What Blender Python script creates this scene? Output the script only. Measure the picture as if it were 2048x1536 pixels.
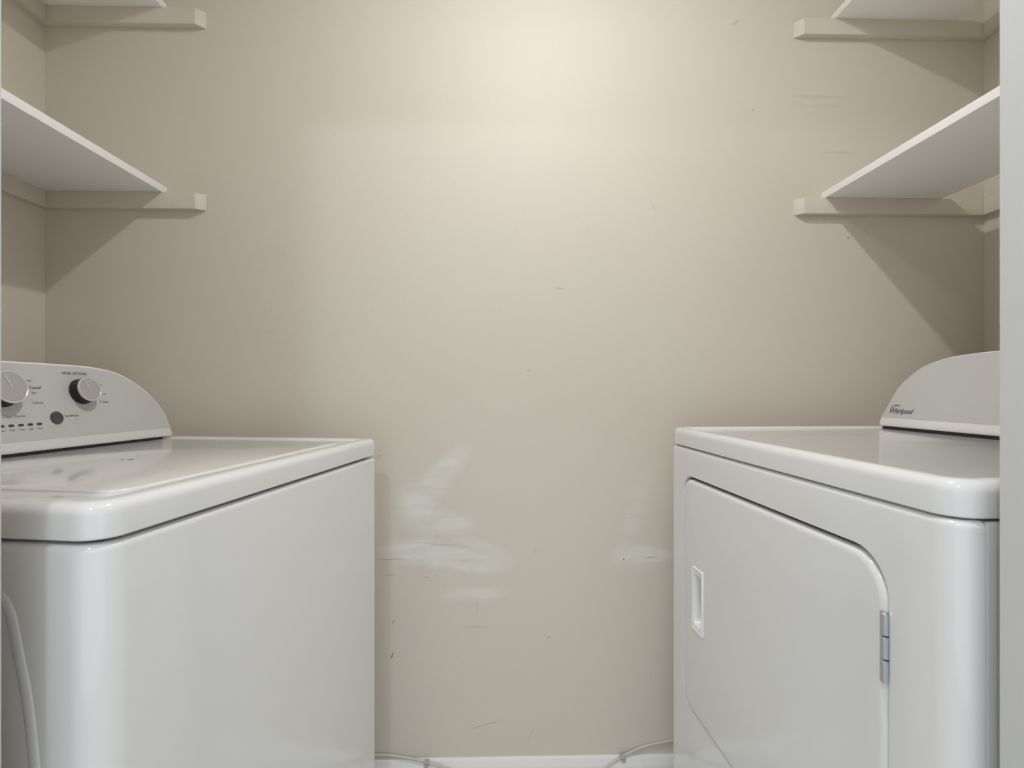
import bpy, bmesh, math, random
from math import sin, cos, pi, radians, sqrt
from mathutils import Vector, Matrix
random.seed(4)
S = bpy.context.scene
for o in list(bpy.data.objects):
    bpy.data.objects.remove(o)
COL = S.collection

# ------------------------------------------------------------ camera, world, light, exposure
ZC, PSI, F = 1.03, 0.024, 1080.0            # camera height, turn to the right, focal length in pixels
cd = bpy.data.cameras.new('camera')
cam = bpy.data.objects.new('camera', cd); COL.objects.link(cam)
cam.location = (0, 0, ZC)
cam.rotation_euler = (pi / 2, 0, -PSI)
cd.sensor_width = 36
cd.lens = 36 * F / 2048
cd.shift_y = 8 / 2048
cd.clip_start = .02
cd.dof.use_dof = True; cd.dof.focus_distance = 1.15; cd.dof.aperture_fstop = 10
S.camera = cam

w = bpy.data.worlds.new('world'); S.world = w; w.use_nodes = True
w.node_tree.nodes['Background'].inputs[0].default_value = (.75, .85, 1, 1)
w.node_tree.nodes['Background'].inputs[1].default_value = .3

def light(name, kind, loc, power, color, rot=(0, 0, 0), **kw):
    d = bpy.data.lights.new(name, kind); d.energy = power; d.color = color
    for k, v in kw.items(): setattr(d, k, v)
    o = bpy.data.objects.new(name, d); COL.objects.link(o); o.location = loc; o.rotation_euler = rot
    return o
# bulb on the closet ceiling, ceiling lamp of the hall, broad fill added behind the camera
light('closet_downlight', 'AREA', (.13, .60, 2.315), 9.6, (.985, .975, .965), shape='DISK', size=.05)
light('hall_ceiling_lamp', 'AREA', (-.42, -.62, 2.42), 9.0, (.90, .955, 1), shape='DISK', size=.15)
light('hall_fill_light', 'AREA', (0, -1.27, 1.0), 15.0, (.88, .945, 1), rot=(pi / 2, 0, 0), shape='RECTANGLE', size=3.6, size_y=1.7)  # added fill as wide as the hall's rear wall, no window there
S.view_settings.view_transform = 'Standard'
S.view_settings.look = 'None'
S.view_settings.gamma = 1
S.view_settings.use_curve_mapping = False
S.view_settings.exposure = 0.0
S.cycles.max_bounces = 18; S.cycles.diffuse_bounces = 14; S.cycles.glossy_bounces = 8      # white closet: light keeps bouncing

# ------------------------------------------------------------ materials
def mat(name, col, rough=.5, metal=0, coat=0, spec=.5, bump=0, bscale=60, var=0, vscale=6, bstretch=(1, 1, 1)):
    m = bpy.data.materials.new(name); m.use_nodes = True
    nt = m.node_tree; b = nt.nodes['Principled BSDF']
    b.inputs['Base Color'].default_value = (*col, 1)
    b.inputs['Roughness'].default_value = rough
    b.inputs['Metallic'].default_value = metal
    b.inputs['Specular IOR Level'].default_value = spec
    b.inputs['Coat Weight'].default_value = coat
    b.inputs['Coat Roughness'].default_value = .06
    tc = nt.nodes.new('ShaderNodeTexCoord')
    if var:
        n = nt.nodes.new('ShaderNodeTexNoise'); n.inputs['Scale'].default_value = vscale; n.inputs['Detail'].default_value = 5
        nt.links.new(tc.outputs['Object'], n.inputs['Vector'])
        mx = nt.nodes.new('ShaderNodeMix'); mx.data_type = 'RGBA'
        mx.inputs[6].default_value = (*[c * (1 - var) for c in col], 1)
        mx.inputs[7].default_value = (*[min(1, c * (1 + var)) for c in col], 1)
        nt.links.new(n.outputs['Fac'], mx.inputs[0]); nt.links.new(mx.outputs[2], b.inputs['Base Color'])
    if bump:
        mp = nt.nodes.new('ShaderNodeMapping'); mp.inputs['Scale'].default_value = bstretch
        n2 = nt.nodes.new('ShaderNodeTexNoise'); n2.inputs['Scale'].default_value = bscale; n2.inputs['Detail'].default_value = 4
        nt.links.new(tc.outputs['Object'], mp.inputs['Vector']); nt.links.new(mp.outputs[0], n2.inputs['Vector'])
        bp = nt.nodes.new('ShaderNodeBump'); bp.inputs['Strength'].default_value = bump; bp.inputs['Distance'].default_value = .002
        nt.links.new(n2.outputs['Fac'], bp.inputs['Height']); nt.links.new(bp.outputs[0], b.inputs['Normal'])
    return m

WALLC = (.645, .603, .528)
M = {}
M['enamel'] = mat('white_enamel', (.79, .79, .80), .12, coat=.3)
M['plastic'] = mat('white_plastic', (.88, .88, .88), .3)
M['panel'] = mat('silver_grey_panel', (.58, .58, .585), .38, metal=.0, bump=.05, bscale=400)
M['knobface'] = mat('satin_knob_face', (.47, .47, .47), .3, metal=.25)
M['knobrim'] = mat('bright_knob_rim', (.72, .72, .71), .22, metal=.3)
M['black'] = mat('black_rubber', (.012, .012, .012), .5, bump=.2, bscale=500)
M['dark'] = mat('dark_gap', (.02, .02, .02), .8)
M['button'] = mat('dark_grey_button', (.07, .07, .07), .35)
M['ink'] = mat('dark_print', (.05, .05, .05), .5)
M['ink2'] = mat('grey_print', (.22, .22, .22), .5)
M['inkw'] = mat('white_print', (.7, .7, .7), .5)
M['steel'] = mat('zinc_steel', (.60, .62, .66), .22, metal=1)
M['shelf'] = mat('white_melamine', (.88, .875, .885), .45, bump=.15, bscale=40, bstretch=(1, .08, 1), var=.02, vscale=9)
M['cleat'] = mat('painted_cleat', WALLC, .5, bump=.35, bscale=120, var=.04, vscale=14)
M['wall'] = mat('beige_wall_paint', WALLC, .55, bump=.12, bscale=180, var=.02, vscale=3)
M['jamb'] = mat('jamb_paint', (.66, .665, .67), .45, bump=.08, bscale=120)
M['white'] = mat('white_trim_paint', (.78, .78, .77), .4, bump=.08, bscale=120)
M['hall'] = mat('hall_wall_paint', (.74, .75, .75), .6)
M['ceil'] = mat('white_ceiling_paint', (.85, .85, .84), .8, bump=.3, bscale=200)
M['floor'] = mat('vinyl_floor', (.70, .69, .66), .4, var=.1, vscale=12)
M['porcelain'] = mat('white_porcelain', (.8, .8, .78), .25)
M['cable'] = mat('pale_cable', (.56, .555, .52), .3)
M['clip'] = mat('clear_clip', (.42, .42, .41), .12)
M['nail'] = M['steel']

def wall_back_material():
    """beige paint with brushed-on spackling patches, a painted dryer reflection and scuff marks at their own places (object coordinates)"""
    m = mat('beige_wall_paint_patched', WALLC, .55, bump=.12, bscale=180, var=.02, vscale=3)
    nt = m.node_tree; b = nt.nodes['Principled BSDF']; L = nt.links.new
    base = b.inputs['Base Color'].links[0].from_socket
    tc = nt.nodes.new('ShaderNodeTexCoord')
    # wobble
    n = nt.nodes.new('ShaderNodeTexNoise'); n.inputs['Scale'].default_value = 11; n.inputs['Detail'].default_value = 8; n.inputs['Roughness'].default_value = .6
    L(tc.outputs['Object'], n.inputs['Vector'])
    sub = nt.nodes.new('ShaderNodeVectorMath'); sub.operation = 'SUBTRACT'; sub.inputs[1].default_value = (.5, .5, .5)
    L(n.outputs['Color'], sub.inputs[0])
    scl = nt.nodes.new('ShaderNodeVectorMath'); scl.operation = 'SCALE'; scl.inputs['Scale'].default_value = .055
    L(sub.outputs[0], scl.inputs[0])
    add = nt.nodes.new('ShaderNodeVectorMath'); add.operation = 'ADD'
    L(tc.outputs['Object'], add.inputs[0]); L(scl.outputs[0], add.inputs[1])
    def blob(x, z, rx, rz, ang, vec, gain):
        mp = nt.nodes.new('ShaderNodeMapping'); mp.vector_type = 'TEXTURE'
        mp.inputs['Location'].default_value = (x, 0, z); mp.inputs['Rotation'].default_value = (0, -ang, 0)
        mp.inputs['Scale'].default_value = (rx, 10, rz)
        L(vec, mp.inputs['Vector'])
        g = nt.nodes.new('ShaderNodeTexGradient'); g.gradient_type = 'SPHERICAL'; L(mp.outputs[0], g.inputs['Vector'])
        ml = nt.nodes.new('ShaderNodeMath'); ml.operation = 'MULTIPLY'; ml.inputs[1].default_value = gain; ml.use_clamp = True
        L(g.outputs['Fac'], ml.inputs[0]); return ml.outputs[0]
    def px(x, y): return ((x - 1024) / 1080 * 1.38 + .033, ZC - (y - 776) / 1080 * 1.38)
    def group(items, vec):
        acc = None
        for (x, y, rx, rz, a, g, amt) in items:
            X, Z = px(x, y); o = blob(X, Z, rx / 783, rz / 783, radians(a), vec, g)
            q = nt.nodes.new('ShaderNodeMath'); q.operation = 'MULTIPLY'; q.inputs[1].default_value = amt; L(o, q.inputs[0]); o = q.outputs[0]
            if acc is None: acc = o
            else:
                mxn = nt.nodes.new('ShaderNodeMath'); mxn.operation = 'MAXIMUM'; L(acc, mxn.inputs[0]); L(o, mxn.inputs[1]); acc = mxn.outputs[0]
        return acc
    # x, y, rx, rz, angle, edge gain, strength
    spackle_and_caustic = group([(876, 958, 96, 32, 46, 2, .5), (838, 1015, 48, 70, 8, 1.8, .65), (880, 1042, 82, 27, -6, 2, .45),
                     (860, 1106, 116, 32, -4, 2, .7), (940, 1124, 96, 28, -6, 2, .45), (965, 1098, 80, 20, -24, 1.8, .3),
                     (950, 1190, 76, 20, -2, 2, .4), (1285, 1113, 78, 26, 0, 1.7, .7), (1268, 1035, 26, 130, -20, 1.3, .22)], add.outputs[0])  # last ellipse paints in the light the dryer front throws on the wall
    # brush streaks break the patches up
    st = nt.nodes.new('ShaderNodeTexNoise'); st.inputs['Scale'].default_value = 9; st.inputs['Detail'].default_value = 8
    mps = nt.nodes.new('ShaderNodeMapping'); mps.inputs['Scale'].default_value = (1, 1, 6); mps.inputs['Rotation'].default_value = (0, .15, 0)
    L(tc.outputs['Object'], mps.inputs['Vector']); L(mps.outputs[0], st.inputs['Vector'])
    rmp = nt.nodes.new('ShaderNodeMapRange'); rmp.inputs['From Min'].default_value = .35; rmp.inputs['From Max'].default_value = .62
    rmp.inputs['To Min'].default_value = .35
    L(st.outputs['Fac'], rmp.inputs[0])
    mm = nt.nodes.new('ShaderNodeMath'); mm.operation = 'MULTIPLY'; L(spackle_and_caustic, mm.inputs[0]); L(rmp.outputs[0], mm.inputs[1])
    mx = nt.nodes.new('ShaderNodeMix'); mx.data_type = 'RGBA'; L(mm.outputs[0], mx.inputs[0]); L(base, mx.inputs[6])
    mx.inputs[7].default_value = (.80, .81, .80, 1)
    # scuffs: thin dark strokes
    add2 = nt.nodes.new('ShaderNodeVectorMath'); add2.operation = 'ADD'
    s2 = nt.nodes.new('ShaderNodeVectorMath'); s2.operation = 'SCALE'; s2.inputs['Scale'].default_value = .008
    L(sub.outputs[0], s2.inputs[0]); L(tc.outputs['Object'], add2.inputs[0]); L(s2.outputs[0], add2.inputs[1])
    dark = group([(786, 1309, 1.6, 8, -18, 3, .8), (789, 1242, 1.3, 6, -18, 3, .5), (970, 1449, 42, 1.3, 15, 2, .35), (1062, 1470, 1.3, 16, -25, 2, .3),
                  (880, 1088, 90, 2.2, -4, 1.5, .16), (780, 1117, 34, 1.6, 0, 2, .3), (785, 1148, 12, 1.4, 2, 3, .3), (855, 1154, 8, 1.6, 0, 3, .3),
                  (1248, 1120, 2.2, 2.2, 0, 4, .7), (1305, 1116, 20, 2, 2, 2, .3), (930, 1122, 16, 2, -6, 2, .15), (955, 1215, 2, 22, 0, 1.5, .2),
                  (950, 1252, 34, 2, 2, 1.5, .22), (1098, 1275, 4, 4, 0, 2, .25), (1120, 576, 12, 3, -5, 2, .2), (1176, 462, 3, 9, 0, 2, .12),
                  (1310, 410, 2, 14, 30, 2, .15), (1058, 741, 5, 2, 0, 2, .25), (1708, 471, 2.5, 2.5, 0, 4, .6), (1512, 214, 5, 3, 10, 2, .25),
                  (1475, 38, 14, 4, 40, 1.5, .2), (1070, 1100, 3, 10, 0, 2, .1), (1640, 185, 70, 5, 0, 1.2, .13), (1650, 204, 70, 3, 0, 1.2, .12),
                  (1690, 298, 50, 3, -1, 1.2, .15), (760, 910, 4, 4, 0, 3, .2), (1110, 1090, 2, 5, 0, 2, .1), (745, 620, 2, 8, 0, 2, .05),
                  (1500, 1400, 5, 2, 0, 2, .1)], add2.outputs[0])
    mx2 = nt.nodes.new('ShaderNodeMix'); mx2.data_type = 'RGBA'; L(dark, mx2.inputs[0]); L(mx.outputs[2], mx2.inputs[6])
    mx2.inputs[7].default_value = (.12, .11, .095, 1)
    L(mx2.outputs[2], b.inputs['Base Color'])
    return m
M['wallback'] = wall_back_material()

# ------------------------------------------------------------ mesh helpers
def link(name, bm, m, parent=None, smooth=True, angle=32, loc=None):
    bmesh.ops.remove_doubles(bm, verts=bm.verts, dist=1e-6)
    bmesh.ops.recalc_face_normals(bm, faces=bm.faces)
    me = bpy.data.meshes.new(name); bm.to_mesh(me); bm.free()
    if smooth:
        for p in me.polygons: p.use_smooth = True
        me.set_sharp_from_angle(angle=radians(angle))
    me.materials.append(m)
    o = bpy.data.objects.new(name, me); COL.objects.link(o)
    if parent: o.parent = parent
    if loc: o.location = loc
    return o
def tag(o, label, cat, group=None):
    o['label'] = label; o['category'] = cat
    if group: o['group'] = group
    return o
def thing(name, label, cat, loc=(0, 0, 0), rz=0, group=None):
    o = bpy.data.objects.new(name, None); COL.objects.link(o); o.location = loc; o.rotation_euler = (0, 0, rz)
    return tag(o, label, cat, group)
def box(bm, x0, y0, z0, x1, y1, z1, bevel=0):
    vs = [bm.verts.new(p) for p in ((x0, y0, z0), (x1, y0, z0), (x1, y1, z0), (x0, y1, z0), (x0, y0, z1), (x1, y0, z1), (x1, y1, z1), (x0, y1, z1))]
    fs = [bm.faces.new([vs[i] for i in q]) for q in ((0, 3, 2, 1), (4, 5, 6, 7), (0, 1, 5, 4), (1, 2, 6, 5), (2, 3, 7, 6), (3, 0, 4, 7))]
    if bevel:
        es = {e for f in fs for e in f.edges}
        bmesh.ops.bevel(bm, geom=list(es), offset=bevel, segments=2, affect='EDGES', profile=.7)
def boxo(name, m, a, b, bevel=0, parent=None):
    bm = bmesh.new(); c = [(a[i] + b[i]) / 2 for i in range(3)]; h = [(b[i] - a[i]) / 2 for i in range(3)]
    box(bm, -h[0], -h[1], -h[2], *h, bevel=bevel)
    return link(name, bm, m, parent, loc=c)
def struct(name, m, a, b, bevel=0):
    o = boxo(name, m, a, b, bevel); o['kind'] = 'structure'; return o
def rrect(x0, y0, x1, y1, rad, n=8):
    """points of a rounded rectangle, counter-clockwise from the corner (x0,y0); rad = 4 radii"""
    pts = []
    for (cx, cy, a0, r) in ((x0, y0, pi, rad[0]), (x1, y0, 1.5 * pi, rad[1]), (x1, y1, 0, rad[2]), (x0, y1, .5 * pi, rad[3])):
        r = max(r, 1e-4); sx = 1 if cx == x0 else -1; sy = 1 if cy == y0 else -1
        for k in range(n + 1):
            a = a0 + (pi / 2) * k / n
            pts.append((cx + sx * r + r * cos(a), cy + sy * r + r * sin(a)))
    return pts
def loft(bm, rings, cap0=True, cap1=True, closed=True):
    vr = [[bm.verts.new(p) for p in r] for r in rings]
    n = len(vr[0])
    for a, b in zip(vr, vr[1:]):
        for i in range(n if closed else n - 1):
            j = (i + 1) % n; bm.faces.new((a[i], a[j], b[j], b[i]))
    if cap0: bm.faces.new(vr[0][::-1])
    if cap1: bm.faces.new(vr[-1])
    return vr
def slab(bm, x0, y0, x1, y1, rad, prof, n=8):
    """stack of rounded rectangles; prof = [(inset, z)]"""
    loft(bm, [[(x, y, z) for x, y in rrect(x0 + i, y0 + i, x1 - i, y1 - i, [max(r - i, .0015) for r in rad], n)] for i, z in prof])
def quarter(i0, z0, r, n=5):   # rounding at a top edge: from side to top
    return [(i0 + r * (1 - cos(pi / 2 * k / n)), z0 - r + r * sin(pi / 2 * k / n)) for k in range(n + 1)]
def lathe(bm, prof, Mx, n=48, ripple=None):
    rings = []
    for r, h in prof:
        rings.append([Mx @ Vector(((r * cos(2 * pi * k / n)), (r * sin(2 * pi * k / n)), h)) for k in range(n)])
    loft(bm, rings)
def tube(bm, pts, r, n=8, Mx=None):
    pts = [Vector(p) for p in pts]; rings = []
    for i, p in enumerate(pts):
        t = (pts[min(i + 1, len(pts) - 1)] - pts[max(i - 1, 0)]).normalized()
        u = t.cross(Vector((0, 1, 0.01))).normalized(); v = t.cross(u)
        rings.append([p + u * r * cos(2 * pi * k / n) + v * r * sin(2 * pi * k / n) for k in range(n)])
    if Mx: rings = [[Mx @ q for q in r_] for r_ in rings]
    loft(bm, rings)
def catmull(pts, n=8):
    P = [pts[0]] + list(pts) + [pts[-1]]; out = []
    for i in range(1, len(P) - 2):
        p0, p1, p2, p3 = map(Vector, P[i - 1:i + 3])
        for k in range(n):
            t = k / n
            out.append(.5 * ((2 * p1) + (p2 - p0) * t + (2 * p0 - 5 * p1 + 4 * p2 - p3) * t * t + (3 * p1 - p0 - 3 * p2 + p3) * t ** 3))
    out.append(Vector(P[-2])); return out
def filled(bm, loops, f3):
    """flat face from an outer loop and hole loops given as 2-D points; f3 maps to 3-D. returns nothing"""
    es = []
    for lp in loops:
        vs = [bm.verts.new(f3(p)) for p in lp]
        es += [bm.edges.new((vs[i], vs[(i + 1) % len(vs)])) for i in range(len(vs))]
    bmesh.ops.triangle_fill(bm, use_beauty=True, use_dissolve=False, edges=es)
def text(parent, s, Mx, size, m, shear=0, name='printed_lettering', align='LEFT', fat=0, xs=1):
    c = bpy.data.curves.new('t', 'FONT'); c.body = s; c.size = size; c.shear = shear; c.align_x = align; c.align_y = 'CENTER'
    c.extrude = .00008; c.offset = fat; c.resolution_u = 3
    o = bpy.data.objects.new('t', c); COL.objects.link(o)
    dg = bpy.context.evaluated_depsgraph_get(); dg.update()
    me = bpy.data.meshes.new_from_object(o.evaluated_get(dg)); bpy.data.objects.remove(o)
    me.transform(Mx @ Matrix.Diagonal((xs, 1, 1, 1))); me.materials.clear(); me.materials.append(m); me.name = name
    ob = bpy.data.objects.new(name, me); COL.objects.link(ob); ob.parent = parent
    return ob

# ------------------------------------------------------------ room
YB, XL, XR, YF, H = 1.38, -1.137, 1.266, .50, 2.44        # back wall, side walls, inner face of front wall, ceiling
YO = YF - .115                                             # hall face of the front wall
JL, JR, DH = -.4538, .477, 2.06                            # door opening
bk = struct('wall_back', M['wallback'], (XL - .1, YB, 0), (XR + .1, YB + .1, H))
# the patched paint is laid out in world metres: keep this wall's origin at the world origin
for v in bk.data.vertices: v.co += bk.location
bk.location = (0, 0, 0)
struct('wall_left', M['wall'], (XL - .1, YF, 0), (XL, YB, H))
struct('wall_right', M['wall'], (XR, YF, 0), (XR + .1, YB, H))
def front_wall():
    bm = bmesh.new()
    box(bm, -2.0, YO, 0, JL - .018, YF, H); box(bm, JR + .018, YO, 0, 2.0, YF, H); box(bm, JL - .018, YO, DH + .018, JR + .018, YF, H)
    o = link('wall_front', bm, M['wall'], smooth=False); o['kind'] = 'structure'
front_wall()
struct('floor', M['floor'], (-2.1, -1.4, -.05), (2.1, YB + .1, 0))
struct('ceiling', M['ceil'], (-2.1, -1.4, H), (2.1, YB + .1, H + .05))
struct('wall_hall_left', M['hall'], (-2.1, -1.4, 0), (-2.0, YF, H))
struct('wall_hall_right', M['hall'], (2.0, -1.4, 0), (2.1, YF, H))
struct('wall_hall_rear', M['hall'], (-2.0, -1.4, 0), (2.0, -1.3, H))
struct('trim_1', M['jamb'], (JR, YO - .004, 0), (JR + .018, YF + .004, DH), .002)
struct('trim_2', M['jamb'], (JL - .018, YO - .004, 0), (JL, YF + .004, DH), .002)
struct('trim_3', M['jamb'], (JL - .018, YO - .004, DH), (JR + .018, YF + .004, DH + .018), .002)
struct('trim_4', M['jamb'], (JR + .005, YO - .018, 0), (JR + .075, YO - .004, DH + .07), .003)
struct('trim_5', M['jamb'], (JL - .075, YO - .018, 0), (JL - .005, YO - .004, DH + .07), .003)

def baseboard():
    bm = bmesh.new()
    prof = [(0, 0), (-.014, 0), (-.014, .066), (-.012, .073), (-.0085, .078), (-.0075, .084), (-.004, .088), (0, .089)]
    a = [(XL, YB + y, z) for y, z in prof]; b = [(XR, YB + y, z) for y, z in prof]
    loft(bm, [a, b]); o = link('baseboard_back', bm, M['white'], angle=50); o['kind'] = 'structure'
baseboard()

# ------------------------------------------------------------ shelves and cleats
ZL, ZU = 1.5165, 1.9755
CH, CT = .040, .019
def cleat(label, a, b, group, mitre=0):
    """strip of wood; mitre = -1/+1: the end at low/high x is cut at 45 degrees, its front shorter"""
    c = [(a[i] + b[i]) / 2 for i in range(3)]; h = [(b[i] - a[i]) / 2 for i in range(3)]
    x0, x1, y0, y1 = -h[0], h[0], -h[1], h[1]; m = 2 * h[1] * .95
    pts = [(x0 + (m if mitre < 0 else 0), y0), (x1 - (m if mitre > 0 else 0), y0), (x1, y1), (x0, y1)]
    bm = bmesh.new(); loft(bm, [[(x, y, z) for x, y in pts] for z in (-h[2], h[2])])
    bmesh.ops.bevel(bm, geom=list(bm.edges), offset=.0009, segments=2, affect='EDGES', profile=.7)
    return tag(link('shelf_cleat', bm, M['cleat'], loc=c), label, 'shelf cleat', group)
def shelf(label, a, b):
    bm = bmesh.new(); c = [(a[i] + b[i]) / 2 for i in range(3)]; h = [(b[i] - a[i]) / 2 for i in range(3)]
    box(bm, -h[0], -h[1], -h[2], *h, bevel=.0012)
    o = link('wall_shelf', bm, M['shelf'], loc=c)
    return tag(o, label, 'shelf', 'white closet shelves')
G = 'beige painted cleats under the shelves'
SD = .300; ST = .018
for z, w_ in ((ZL, 'lower'), (ZU, 'upper')):
    cleat(f'beige painted cleat on the back wall under the left {w_} shelf', (XL + .0005, YB - CT, z - CH), (-.7375, YB - .0002, z), G, 1)
    cleat(f'beige painted cleat along the left side wall under the {w_} shelf', (XL + .0002, YF + .004, z - CH), (XL + CT, YB - CT - .0005, z), G)
    cleat(f'beige painted cleat on the back wall under the right {w_} shelf', (.762, YB - CT, z - CH), (XR - .0005, YB - .0002, z), G, -1)
    cleat(f'beige painted cleat along the right side wall, level with the {w_} shelf', (XR - CT, YF + .004, z - CH), (XR - .0002, YB - CT - .0005, z), G)
    shelf(f'white board shelf on the left side, {w_} of the two, touching the left wall', (XL + .001, YF + .002, z + .0003), (-.8355, YB - .001, z + ST))
    xo = .834 if w_ == 'lower' else .860
    xb = 1.138 if w_ == 'lower' else 1.169
    shelf(f'white board shelf on the right side, {w_} of the two, set off the right wall', (xo, YF + .002, z + .0003), (xb, YB - .001, z + ST))
    cleat(f'beige painted cleat on the front wall under the left {w_} shelf', (XL + CT + .001, YF + .0002, z - CH), (-.80, YF + CT, z), G)
    cleat(f'beige painted cleat on the front wall under the right {w_} shelf', (.80, YF + .0002, z - CH), (XR - CT - .001, YF + CT, z), G)

# ------------------------------------------------------------ closet lamp holder
lh = thing('ceiling_downlight', 'white cylinder downlight on the closet ceiling above the frame', 'lamp', (.13, .60, H))
bm = bmesh.new(); lathe(bm, [(.062, 0), (.062, -.012), (.052, -.014), (.05, -.118), (.045, -.121), (.043, -.118)], Matrix(), 32)
link('lamp_housing', bm, M['porcelain'], lh)

# ------------------------------------------------------------ console shared by both machines
LEAN = radians(15)
def face_matrix(y0, z0, u=0, v=0, off=0):
    """local frame on the leaning console face: x right along the width, y up the slope, z out of the face"""
    ex = Vector((1, 0, 0)); ey = Vector((0, sin(LEAN), cos(LEAN))); ez = Vector((0, -cos(LEAN), sin(LEAN)))
    p = Vector((0, y0, z0)) + ex * u + ey * v + ez * off
    m = Matrix.Identity(4)
    for i, e in enumerate((ex, ey, ez)): m[0][i], m[1][i], m[2][i] = e
    m[0][3], m[1][3], m[2][3] = p
    return m
def console(parent, W, half, y0, z0, depth, sill=.019, rim=.0045, fx=(.02, .668)):
    """half: outline of the far-side half of the arch [(distance from the end, height over z0)], from the bottom up to the middle"""
    hp = catmull([(a, b, 0) for a, b in half], 6)
    left = [(p.x, p.y) for p in hp]; right = [(W - x, y) for x, y in left]
    out = right + left[::-1][1:] if abs(left[-1][0] - W / 2) < 1e-6 else right + left[::-1]
    # out runs: right bottom -> right up -> middle -> left -> left bottom
    cx, cy = W / 2, .02
    def shrink(pts, d):
        res = []
        n = len(pts)
        for i, (x, y) in enumerate(pts):
            a = pts[(i - 1) % n]; b = pts[(i + 1) % n]
            tx, ty = b[0] - a[0], b[1] - a[1]; l = math.hypot(tx, ty) or 1
            res.append((x - ty / l * d, y + tx / l * d))
        return res
    def shr(pts, d): # inward, bottom kept straight
        r = shrink(pts, d); return [(x, max(y, d)) for x, y in r]
    FM = face_matrix(y0, z0)
    bm = bmesh.new()
    def at(pts, off): return [FM @ Vector((x, y, off)) for x, y in pts]
    back = []
    for x, y in out:
        p = FM @ Vector((x, y, 0)); back.append(Vector((p.x, y0 + depth - .02 * y / .17, p.z - .004)))
    inn1, inn2 = shr(out, .0012), shr(out, .003)
    loft(bm, [back, at(out, -.0035), at(inn1, -.001), at(inn2, 0)])
    link('console_housing', bm, M['plastic'], parent, angle=40)
    # grey face panel, thin plate
    pin = [(x, y) for x, y in shr(out, rim)]
    pin = [(x, max(y, sill)) for x, y in pin]
    # drop the points squeezed onto the sill
    pp = [pin[i] for i in range(len(pin)) if pin[i][1] > sill + 1e-5]
    def xat(side):
        pts = [p for p in pp if (p[0] > W / 2) == side]; q = min(pts, key=lambda p: p[1]); return q[0]
    pl = [(xat(True) + .0012, sill)] + pp + [(xat(False) - .0012, sill)]
    bm = bmesh.new(); loft(bm, [at(pl, -.001), at(pl, .0006)])
    pan = link('console_face', bm, M['panel'], parent, angle=30)
    pan['label'] = 'grey face plate of the console'
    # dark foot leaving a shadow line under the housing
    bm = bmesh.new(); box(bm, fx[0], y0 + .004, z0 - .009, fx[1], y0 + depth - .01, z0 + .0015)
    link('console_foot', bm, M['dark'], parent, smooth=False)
    return pan

# ------------------------------------------------------------ washer (front faces right)
WW, WD = .725, .680
wm = thing('washing_machine', 'white top-loading washing machine with grey knob console, at the left', 'washing machine',
           (-0.39547 - .0008, 0.54746 - .002, 0), radians(80.926))
WT = .914
bm = bmesh.new()
slab(bm, 0, 0, WW, WD, (.036, .022, .008, .008), [(.0, .03)] + quarter(0, WT - .0425, .008), 10)
link('cabinet', bm, M['enamel'], wm)
bead = catmull([(.34, .823, 0), (.16, .821, 0), (.1205, .8185, 0), (.1103, .8136, 0), (.1044, .8050, 0), (.0997, .7920, 0), (.0909, .753, 0), (.0821, .7129, 0), (.0734, .6446, 0), (.066, .55, 0), (.062, .40, 0), (.062, .12, 0)], 8)
bm = bmesh.new(); rings = []
for i, p in enumerate(bead):
    t = (bead[min(i + 1, len(bead) - 1)] - bead[max(i - 1, 0)]).normalized(); nx = Vector((-t.y, t.x, 0))
    rings.append([(-.0022 * sin(a), p.x + nx.x * .0065 * cos(a), p.y + nx.y * .0065 * cos(a)) for a in [pi * k / 8 for k in range(9)]])
loft(bm, rings, True, True, closed=False)
link('pressed_side_bead', bm, M['enamel'], wm, angle=60)
bm = bmesh.new()
slab(bm, .014, .014, WW - .014, WD - .01, (.02,) * 4, [(0, .8), (0, WT - .037)])
link('top_gap_shade', bm, M['dark'], wm)  # near-black core put in to paint the shade of the gap under the cover
bm = bmesh.new()     # top cover with raised border and shallow bed for the lid
zt = WT
prof = [(.003, zt - .0385), (.0, zt - .0365)] + quarter(0, zt, .013, 6) + [(.026, zt), (.031, zt - .0008), (.036, zt - .0035), (.044, zt - .004)]
slab(bm, 0, 0, WW, WD, (.034, .022, .012, .012), prof, 10)
link('top_cover', bm, M['enamel'], wm)
bm = bmesh.new()
slab(bm, .070, .046, WW - .085, .478, (.03,) * 4, [(0, zt - .0045)] + [(i, z) for i, z in quarter(0, zt - .0008, .003, 4)], 8)
lid = link('lid', bm, M['enamel'], wm)
bm = bmesh.new()
for u, v, s in ((.3075, .2685, 1), (.3115, .2605, .8), (.3125, .2560, 1.0)):
    box(bm, u, v, zt - .0009, u + .006, v + .0026 * s, zt - .0005)
link('lid_mark', bm, M['ink'], lid, smooth=False)
CW = .705
half = [(.010, 0), (.0075, .004), (.0095, .021), (.0185, .060), (.045, .099), (.079, .129), (.126, .153), (.187, .164), (.27, .1668), (CW / 2, .168)]
CY, CZ = .50, WT + .003
console(wm, CW, half, CY, CZ, .165)
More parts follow.
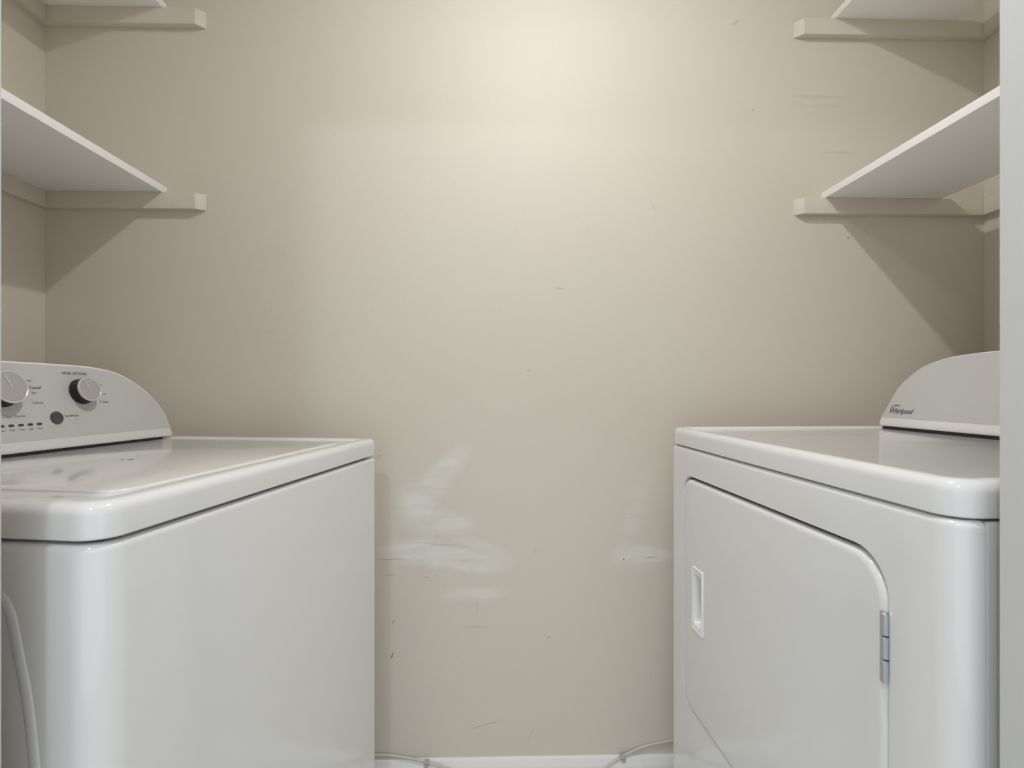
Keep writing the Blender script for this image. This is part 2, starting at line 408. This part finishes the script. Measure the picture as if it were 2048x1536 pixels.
def knob(parent, u, v, r, h, rot, dial, face_r=.8):
    Mx = face_matrix(CY, CZ, u, v, 0)
    bm = bmesh.new()
    n = 96; rings = []
    for rr, hh in ((r * 1.06, 0), (r * 1.06, .002), (r * 1.0, .003), (r * .985, h - .003)):
        rings.append([Mx @ Vector(((rr * (1 + (.012 if k % 2 and hh > .002 else 0))) * cos(2 * pi * k / n), (rr * (1 + (.012 if k % 2 and hh > .002 else 0))) * sin(2 * pi * k / n), hh)) for k in range(n)])
    loft(bm, rings); k0 = link(dial, bm, M['black'], parent, angle=40)
    k0['label'] = 'round black ribbed knob with a silver cap'
    bm = bmesh.new(); lathe(bm, [(r * 1.0, h - .003), (r * 1.02, h - .001), (r * 1.0, h + .0006), (r * .93, h + .0012), (r * .89, h + .0006), (r * .89, h - .002)], Mx, 64)
    link('knob_rim', bm, M['knobrim'], k0)
    bm = bmesh.new(); lathe(bm, [(r * .885, h - .002), (r * .875, h + .0005), (r * .5, h + .0002)], Mx, 64)
    link('knob_cap', bm, M['knobface'], k0)
    bm = bmesh.new(); R2 = Mx @ Matrix.Rotation(rot, 4, 'Z')
    a = r * .0; b = r * .80
    vs = [R2 @ Vector(p) for p in ((-.0009, a, h + .0004), (.0009, a, h + .0004), (.0009, b, h + .0006), (-.0009, b, h + .0006))]
    vt = [p + (R2.to_3x3() @ Vector((0, 0, .0006))) for p in vs]
    loft(bm, [vs, vt]); link('pointer_line', bm, M['inkw'], k0, smooth=False)
KNOBS = [(.3335, .1130, .0290, .024, radians(18), 'cycle_knob'), (.4845, .1090, .0243, .022, radians(22), 'rinse_knob')]
for u, v, r, h, rot, nm in KNOBS: knob(wm, u, v, r, h, rot, nm)
Mx = face_matrix(CY, CZ, .4215, .0582, 0)
bm = bmesh.new(); lathe(bm, [(.0118, 0), (.0118, .003), (.0108, .0042), (.0095, .0038), (.006, .0030), (.002, .0028)], Mx, 40)
bt = link('start_button', bm, M['button'], wm); bt['label'] = 'dark grey round start button'
for k in range(9):
    u = .3872 - k * .0163
    bm = bmesh.new(); loft(bm, [[face_matrix(CY, CZ, u, .0487, o_) @ Vector((x, y, 0)) for x, y in rrect(-.0046, -.0022, .0046, .0022, (.0018,) * 4, 3)] for o_ in (.0003, .0011)])
    link('indicator_light', bm, M['ink'], wm, angle=50)
def wt(s, u, v, size, m='ink', **k): text(wm, s, face_matrix(CY, CZ, u, v, .0009), size, M[m], **k)
wt('RINSE OPTIONS', .453, .1465, .0075, align='LEFT')
wt('Normal', .315, .1515, .0065, align='LEFT')
wt('Regular', .374, .131, .0058, 'ink2')
wt('Casual', .383, .1175, .0085)
wt('Light', .384, .108, .0058, 'ink2')
wt('Delicate', .383, .0885, .0062, 'ink2')
wt('Clean Washer', .328, .0650, .0066, 'ink2')
wt('Start/Pause', .439, .061, .0062)
wt('Press to Start', .440, .0525, .0045, 'inkw')
wt('or Cancel', .445, .0465, .0045, 'inkw')
for s, u in (('Sense', .3872 - 4 * .0163), ('Wash', .3872 - 3 * .0163), ('Rinse', .3872 - 2 * .0163), ('Spin', .3872 - .0163), ('Done', .3872)):
    wt(s, u, .0405, .0042, 'ink2', align='CENTER')
wt('1', .474, .128, .006, 'ink2')
wt('Warm', .524, .123, .005, 'ink2'); wt('Cold', .5295, .1035, .0055, 'ink2'); wt('Extra', .5295, .0965, .0035, 'inkw')
wt('2', .521, .0865, .0075); wt('Rinses', .5275, .0865, .0052); wt('Softener', .5275, .0785, .0045, 'inkw')
for (x, y) in ((.07, .07), (WW - .07, .07), (.07, WD - .07), (WW - .07, WD - .07)):
    bm = bmesh.new(); lathe(bm, [(.022, 0), (.024, .004), (.02, .012), (.008, .014), (.008, .032)], Matrix.Translation((x, y, 0)), 20)
    link('foot', bm, M['black'], wm)

# ------------------------------------------------------------ dryer (front faces left)
DU = .015; DW, DD, DT = .7605, .70, .938
dr = thing('clothes_dryer', 'white front-loading clothes dryer with square door and chrome hinge, at the right', 'dryer',
           (0.40945 - DU * cos(radians(-86.875)), 1.26554 - DU * sin(radians(-86.875)), 0), radians(-86.875))
FZ = DT - .0405; RC = .026; SEAM = .031
def plan(off):
    """open path round the front: left seam, rounded corner, front, rounded corner, right seam; off = inward offset"""
    r = RC - off; pts = [(off, SEAM)]
    for k in range(9):
        a = pi + pi / 2 * k / 8; pts.append((RC + r * cos(a), RC + r * sin(a)))
    for k in range(9):
        a = 1.5 * pi + pi / 2 * k / 8; pts.append((DW - RC + r * cos(a), RC + r * sin(a)))
    pts.append((DW - off, SEAM)); return pts
bm = bmesh.new()
rows = [(0, .04)] + quarter(0, FZ, .008, 5)
vr = [[bm.verts.new((x, y, z)) for x, y in plan(i)] for i, z in rows]
n = len(vr[0]); mid = 9                                       # segment 9 -> 10 is the flat front
for ri in range(len(vr) - 1):
    for i in range(n - 1):
        if ri == 0 and i == mid: continue
        bm.faces.new((vr[ri][i], vr[ri][i + 1], vr[ri + 1][i + 1], vr[ri + 1][i]))
bm.faces.new(vr[-1]); bm.faces.new(vr[0][::-1])
DX0, DX1, DZ0, DZ1 = .0625 + DU, .6605 + DU, .334, .8385
rd = (.05, .05, .055, .042)
hole = rrect(DX0, DZ0, DX1, DZ1, rd, 10)
filled(bm, [[(RC, .04), (DW - RC, .04), (DW - RC, FZ - .008), (RC, FZ - .008)], hole], lambda p: (p[0], 0, p[1]))
# rolled-in lip of the door opening
loft(bm, [[(x, 0, z) for x, z in hole], [(x, .002, z) for x, z in rrect(DX0 + .0008, DZ0 + .0008, DX1 - .0008, DZ1 - .0008, rd, 10)],
          [(x, .022, z) for x, z in rrect(DX0 + .001, DZ0 + .001, DX1 - .001, DZ1 - .001, rd, 10)]], False, True)
link('front_panel', bm, M['enamel'], dr, angle=28)
# door: flush slab with softly rounded edge and a pocket for the pull
g = .0022; gt = .0065
dl = lambda i, y: [(x, y, z) for x, z in rrect(DX0 + g + i, DZ0 + g + i, DX1 - g - i - .001, DZ1 - gt - i, [max(r - i, .004) for r in rd], 10)]
bm = bmesh.new()
er = .009; fy = -.0025
rings = [dl(0, .020)] + [dl(er * (1 - cos(pi / 2 * k / 6)), fy + er * (1 - sin(pi / 2 * k / 6))) for k in range(7)]
loft(bm, rings, True, False)
HX0, HX1, HZ0, HZ1 = .127 + DU, .170 + DU, .523, .648
hh = rrect(HX0, HZ0, HX1, HZ1, (.003,) * 4, 4)
outer = [(x, z) for x, y, z in dl(er, fy)]
filled(bm, [outer, hh], lambda p: (p[0], fy, p[1]))
door = link('door', bm, M['enamel'], dr, angle=28)
# recessed pull: raised bezel, pocket sloping in
bm = bmesh.new()
R_ = lambda i, y, r=.003: [(x, y, z) for x, z in rrect(HX0 - .0045 + i, HZ0 - .0045 + i, HX1 + .0045 - i, HZ1 + .0045 - i, (r,) * 4, 4)]
I_ = lambda i, y, r=.010: [(x, y, z) for x, z in rrect(HX0 + .003 + i, HZ0 + .008 + i, HX1 - .003 - i, HZ1 - .008 - i, (r,) * 4, 4)]
loft(bm, [R_(0, fy + .001), R_(0, fy - .0015), R_(.001, fy - .003), R_(.002, fy - .0032), R_(.0035, fy - .0022), I_(0, fy - .0018), I_(.001, fy), I_(.003, fy + .014), I_(.008, fy + .018)], False, True)
hd = link('door_handle', bm, M['plastic'], door, angle=35); hd['label'] = 'white recessed finger pull'
# hinges on the near edge of the door
for hz in (.692, .400):
    hg = None
    bm = bmesh.new()
    hx = DX1 - .0035
    box(bm, hx - .006, -.0042, hz, hx - .001, -.0022, hz + .081, .0006)
    hg = link('hinge', bm, M['steel'], dr); hg['label'] = 'chrome door hinge'
    for k in range(3):
        bm = bmesh.new(); z0 = hz + k * .0272
        lathe(bm, [(.0025, z0), (.0040, z0 + .001), (.0040, z0 + .0252), (.0025, z0 + .0262)], Matrix.Translation((hx + .001, -.0035, 0)), 20)
        link('hinge_knuckle', bm, M['steel'], hg)
bm = bmesh.new()
slab(bm, .0015, SEAM + .0025, DW - .0015, DD, (.003, .003, .008, .008), [(0, .04), (0, FZ - .004), (.003, FZ - .001)], 5)
link('cabinet', bm, M['enamel'], dr)
bm = bmesh.new(); slab(bm, .012, .012, DW - .012, DD - .012, (.015,) * 4, [(0, .06), (0, DT - .036)])
link('top_gap_shade', bm, M['dark'], dr)  # again a near-black core, painting the gap's shade below the dryer top
bm = bmesh.new()
prof = [(.003, DT - .0385), (.0, DT - .0365)] + quarter(0, DT, .013, 6) + [(.018, DT), (.022, DT - .001), (.026, DT - .0042), (.034, DT - .0052)]
slab(bm, 0, 0, DW, DD, (.034, .034, .012, .012), prof, 10)
link('top_cover', bm, M['enamel'], dr)
CY, CZ = .50, DT + .003
halfd = [(.022, 0), (.0185, .004), (.0205, .022), (.0315, .052), (.0494, .094), (.0723, .119), (.1077, .144), (.1628, .1605), (.2271, .1665), (.2696, .168), (.376, .169)]
halfd = [(a + DU, b) for a, b in halfd]; DCW = .752 + 2 * DU
console(dr, DCW, halfd, CY, CZ, .165, sill=.020, rim=.003, fx=(.042, .72))
def dt(s, u, v, size, m='ink', **k): return text(dr, s, face_matrix(CY, CZ, u, v, .0009), size, M[m], **k)
dt('Whirlpool', .0410 + DU, .0365, .0172, shear=.35, fat=.0002, xs=.93)
bm = bmesh.new()      # the small open oval over the lettering
FM = face_matrix(CY, CZ, .058 + DU, .0475, .0012)
tube(bm, [FM @ Vector((.0125 * cos(a), .0035 * sin(a) + .0022 * cos(a) * .3, 0)) for a in [radians(20 + 12 * k) for k in range(20)]], .00045, 6)
link('printed_emblem', bm, M['ink'], dr)
bm = bmesh.new()
tube(bm, [FM @ Vector((.0035 + .006 * cos(a), .0022 * sin(a), 0)) for a in [radians(18 * k) for k in range(14)]], .00035, 6)
link('printed_emblem', bm, M['ink'], dr)
for (x, y) in ((.07, .07), (DW - .07, .07), (.07, DD - .07), (DW - .07, DD - .07)):
    bm = bmesh.new(); lathe(bm, [(.022, 0), (.024, .004), (.02, .012), (.008, .014), (.008, .042)], Matrix.Translation((x, y, 0)), 20)
    link('foot', bm, M['black'], dr)

# ------------------------------------------------------------ cable pinned along the baseboard
yc = YB - .014 - .0034; yw = YB - .0042
path = [(-.95, yw, .17), (-.70, yw, .112), (-.50, yw, .098), (-.3151, yw, .101), (-.25, yw - .002, .0965), (-.182, yw - .009, .0870), (-.135, yc, .074), (-.0932, yc, .0605), (0, yc, .034),
        (.08, yc, .024), (.16, yc, .030), (.2461, yc, .0555), (.314, yw - .0055, .0900), (.375, yw, .112), (.4465, yw, .1263), (.60, yw, .160), (.85, yw, .21), (1.10, yw, .23)]
bm = bmesh.new(); tube(bm, catmull(path, 10), .0032, 10)
tag(link('wall_cable', bm, M['cable'], loc=(0, 0, 0)), 'pale cable pinned along the top of the back baseboard between washer and dryer', 'cable')
def clip(label, x, y, z, ang):
    t = thing('cable_clip', label, 'cable clip', (x, y, z), 0, 'cable clips on the back wall')
    t.rotation_euler = (0, ang, 0)
    bm = bmesh.new()
    pts = []
    for k in range(13):
        a = radians(-20 + 220 * k / 12); pts.append((cos(a), sin(a)))
    ring = lambda xx, r: [(xx, -.0005 - r * s_, r * c_) for c_, s_ in pts]
    loft(bm, [ring(-.0065, .0036) + ring(-.0065, .0060)[::-1], ring(.0065, .0036) + ring(.0065, .0060)[::-1]])
    box(bm, -.0040, -.004, -.0145, .0040, .0042, -.0048, .0012)
    link('clip_body', bm, M['clip'], t, angle=40)
    bm = bmesh.new(); lathe(bm, [(.0012, -.004), (.0012, .002), (.0028, .0022), (.0026, .0034)], Matrix.Translation((0, -.0038, .0068)) @ Matrix.Rotation(pi / 2, 4, 'X'), 16)
    link('nail', bm, M['nail'], t)
clip('clear plastic cable clip with a nail, nearer the washer', -.182, yw - .009, .0870, .1)
clip('clear plastic cable clip with a nail, nearer the dryer', .314, yw - .0055, .0900, -.35)
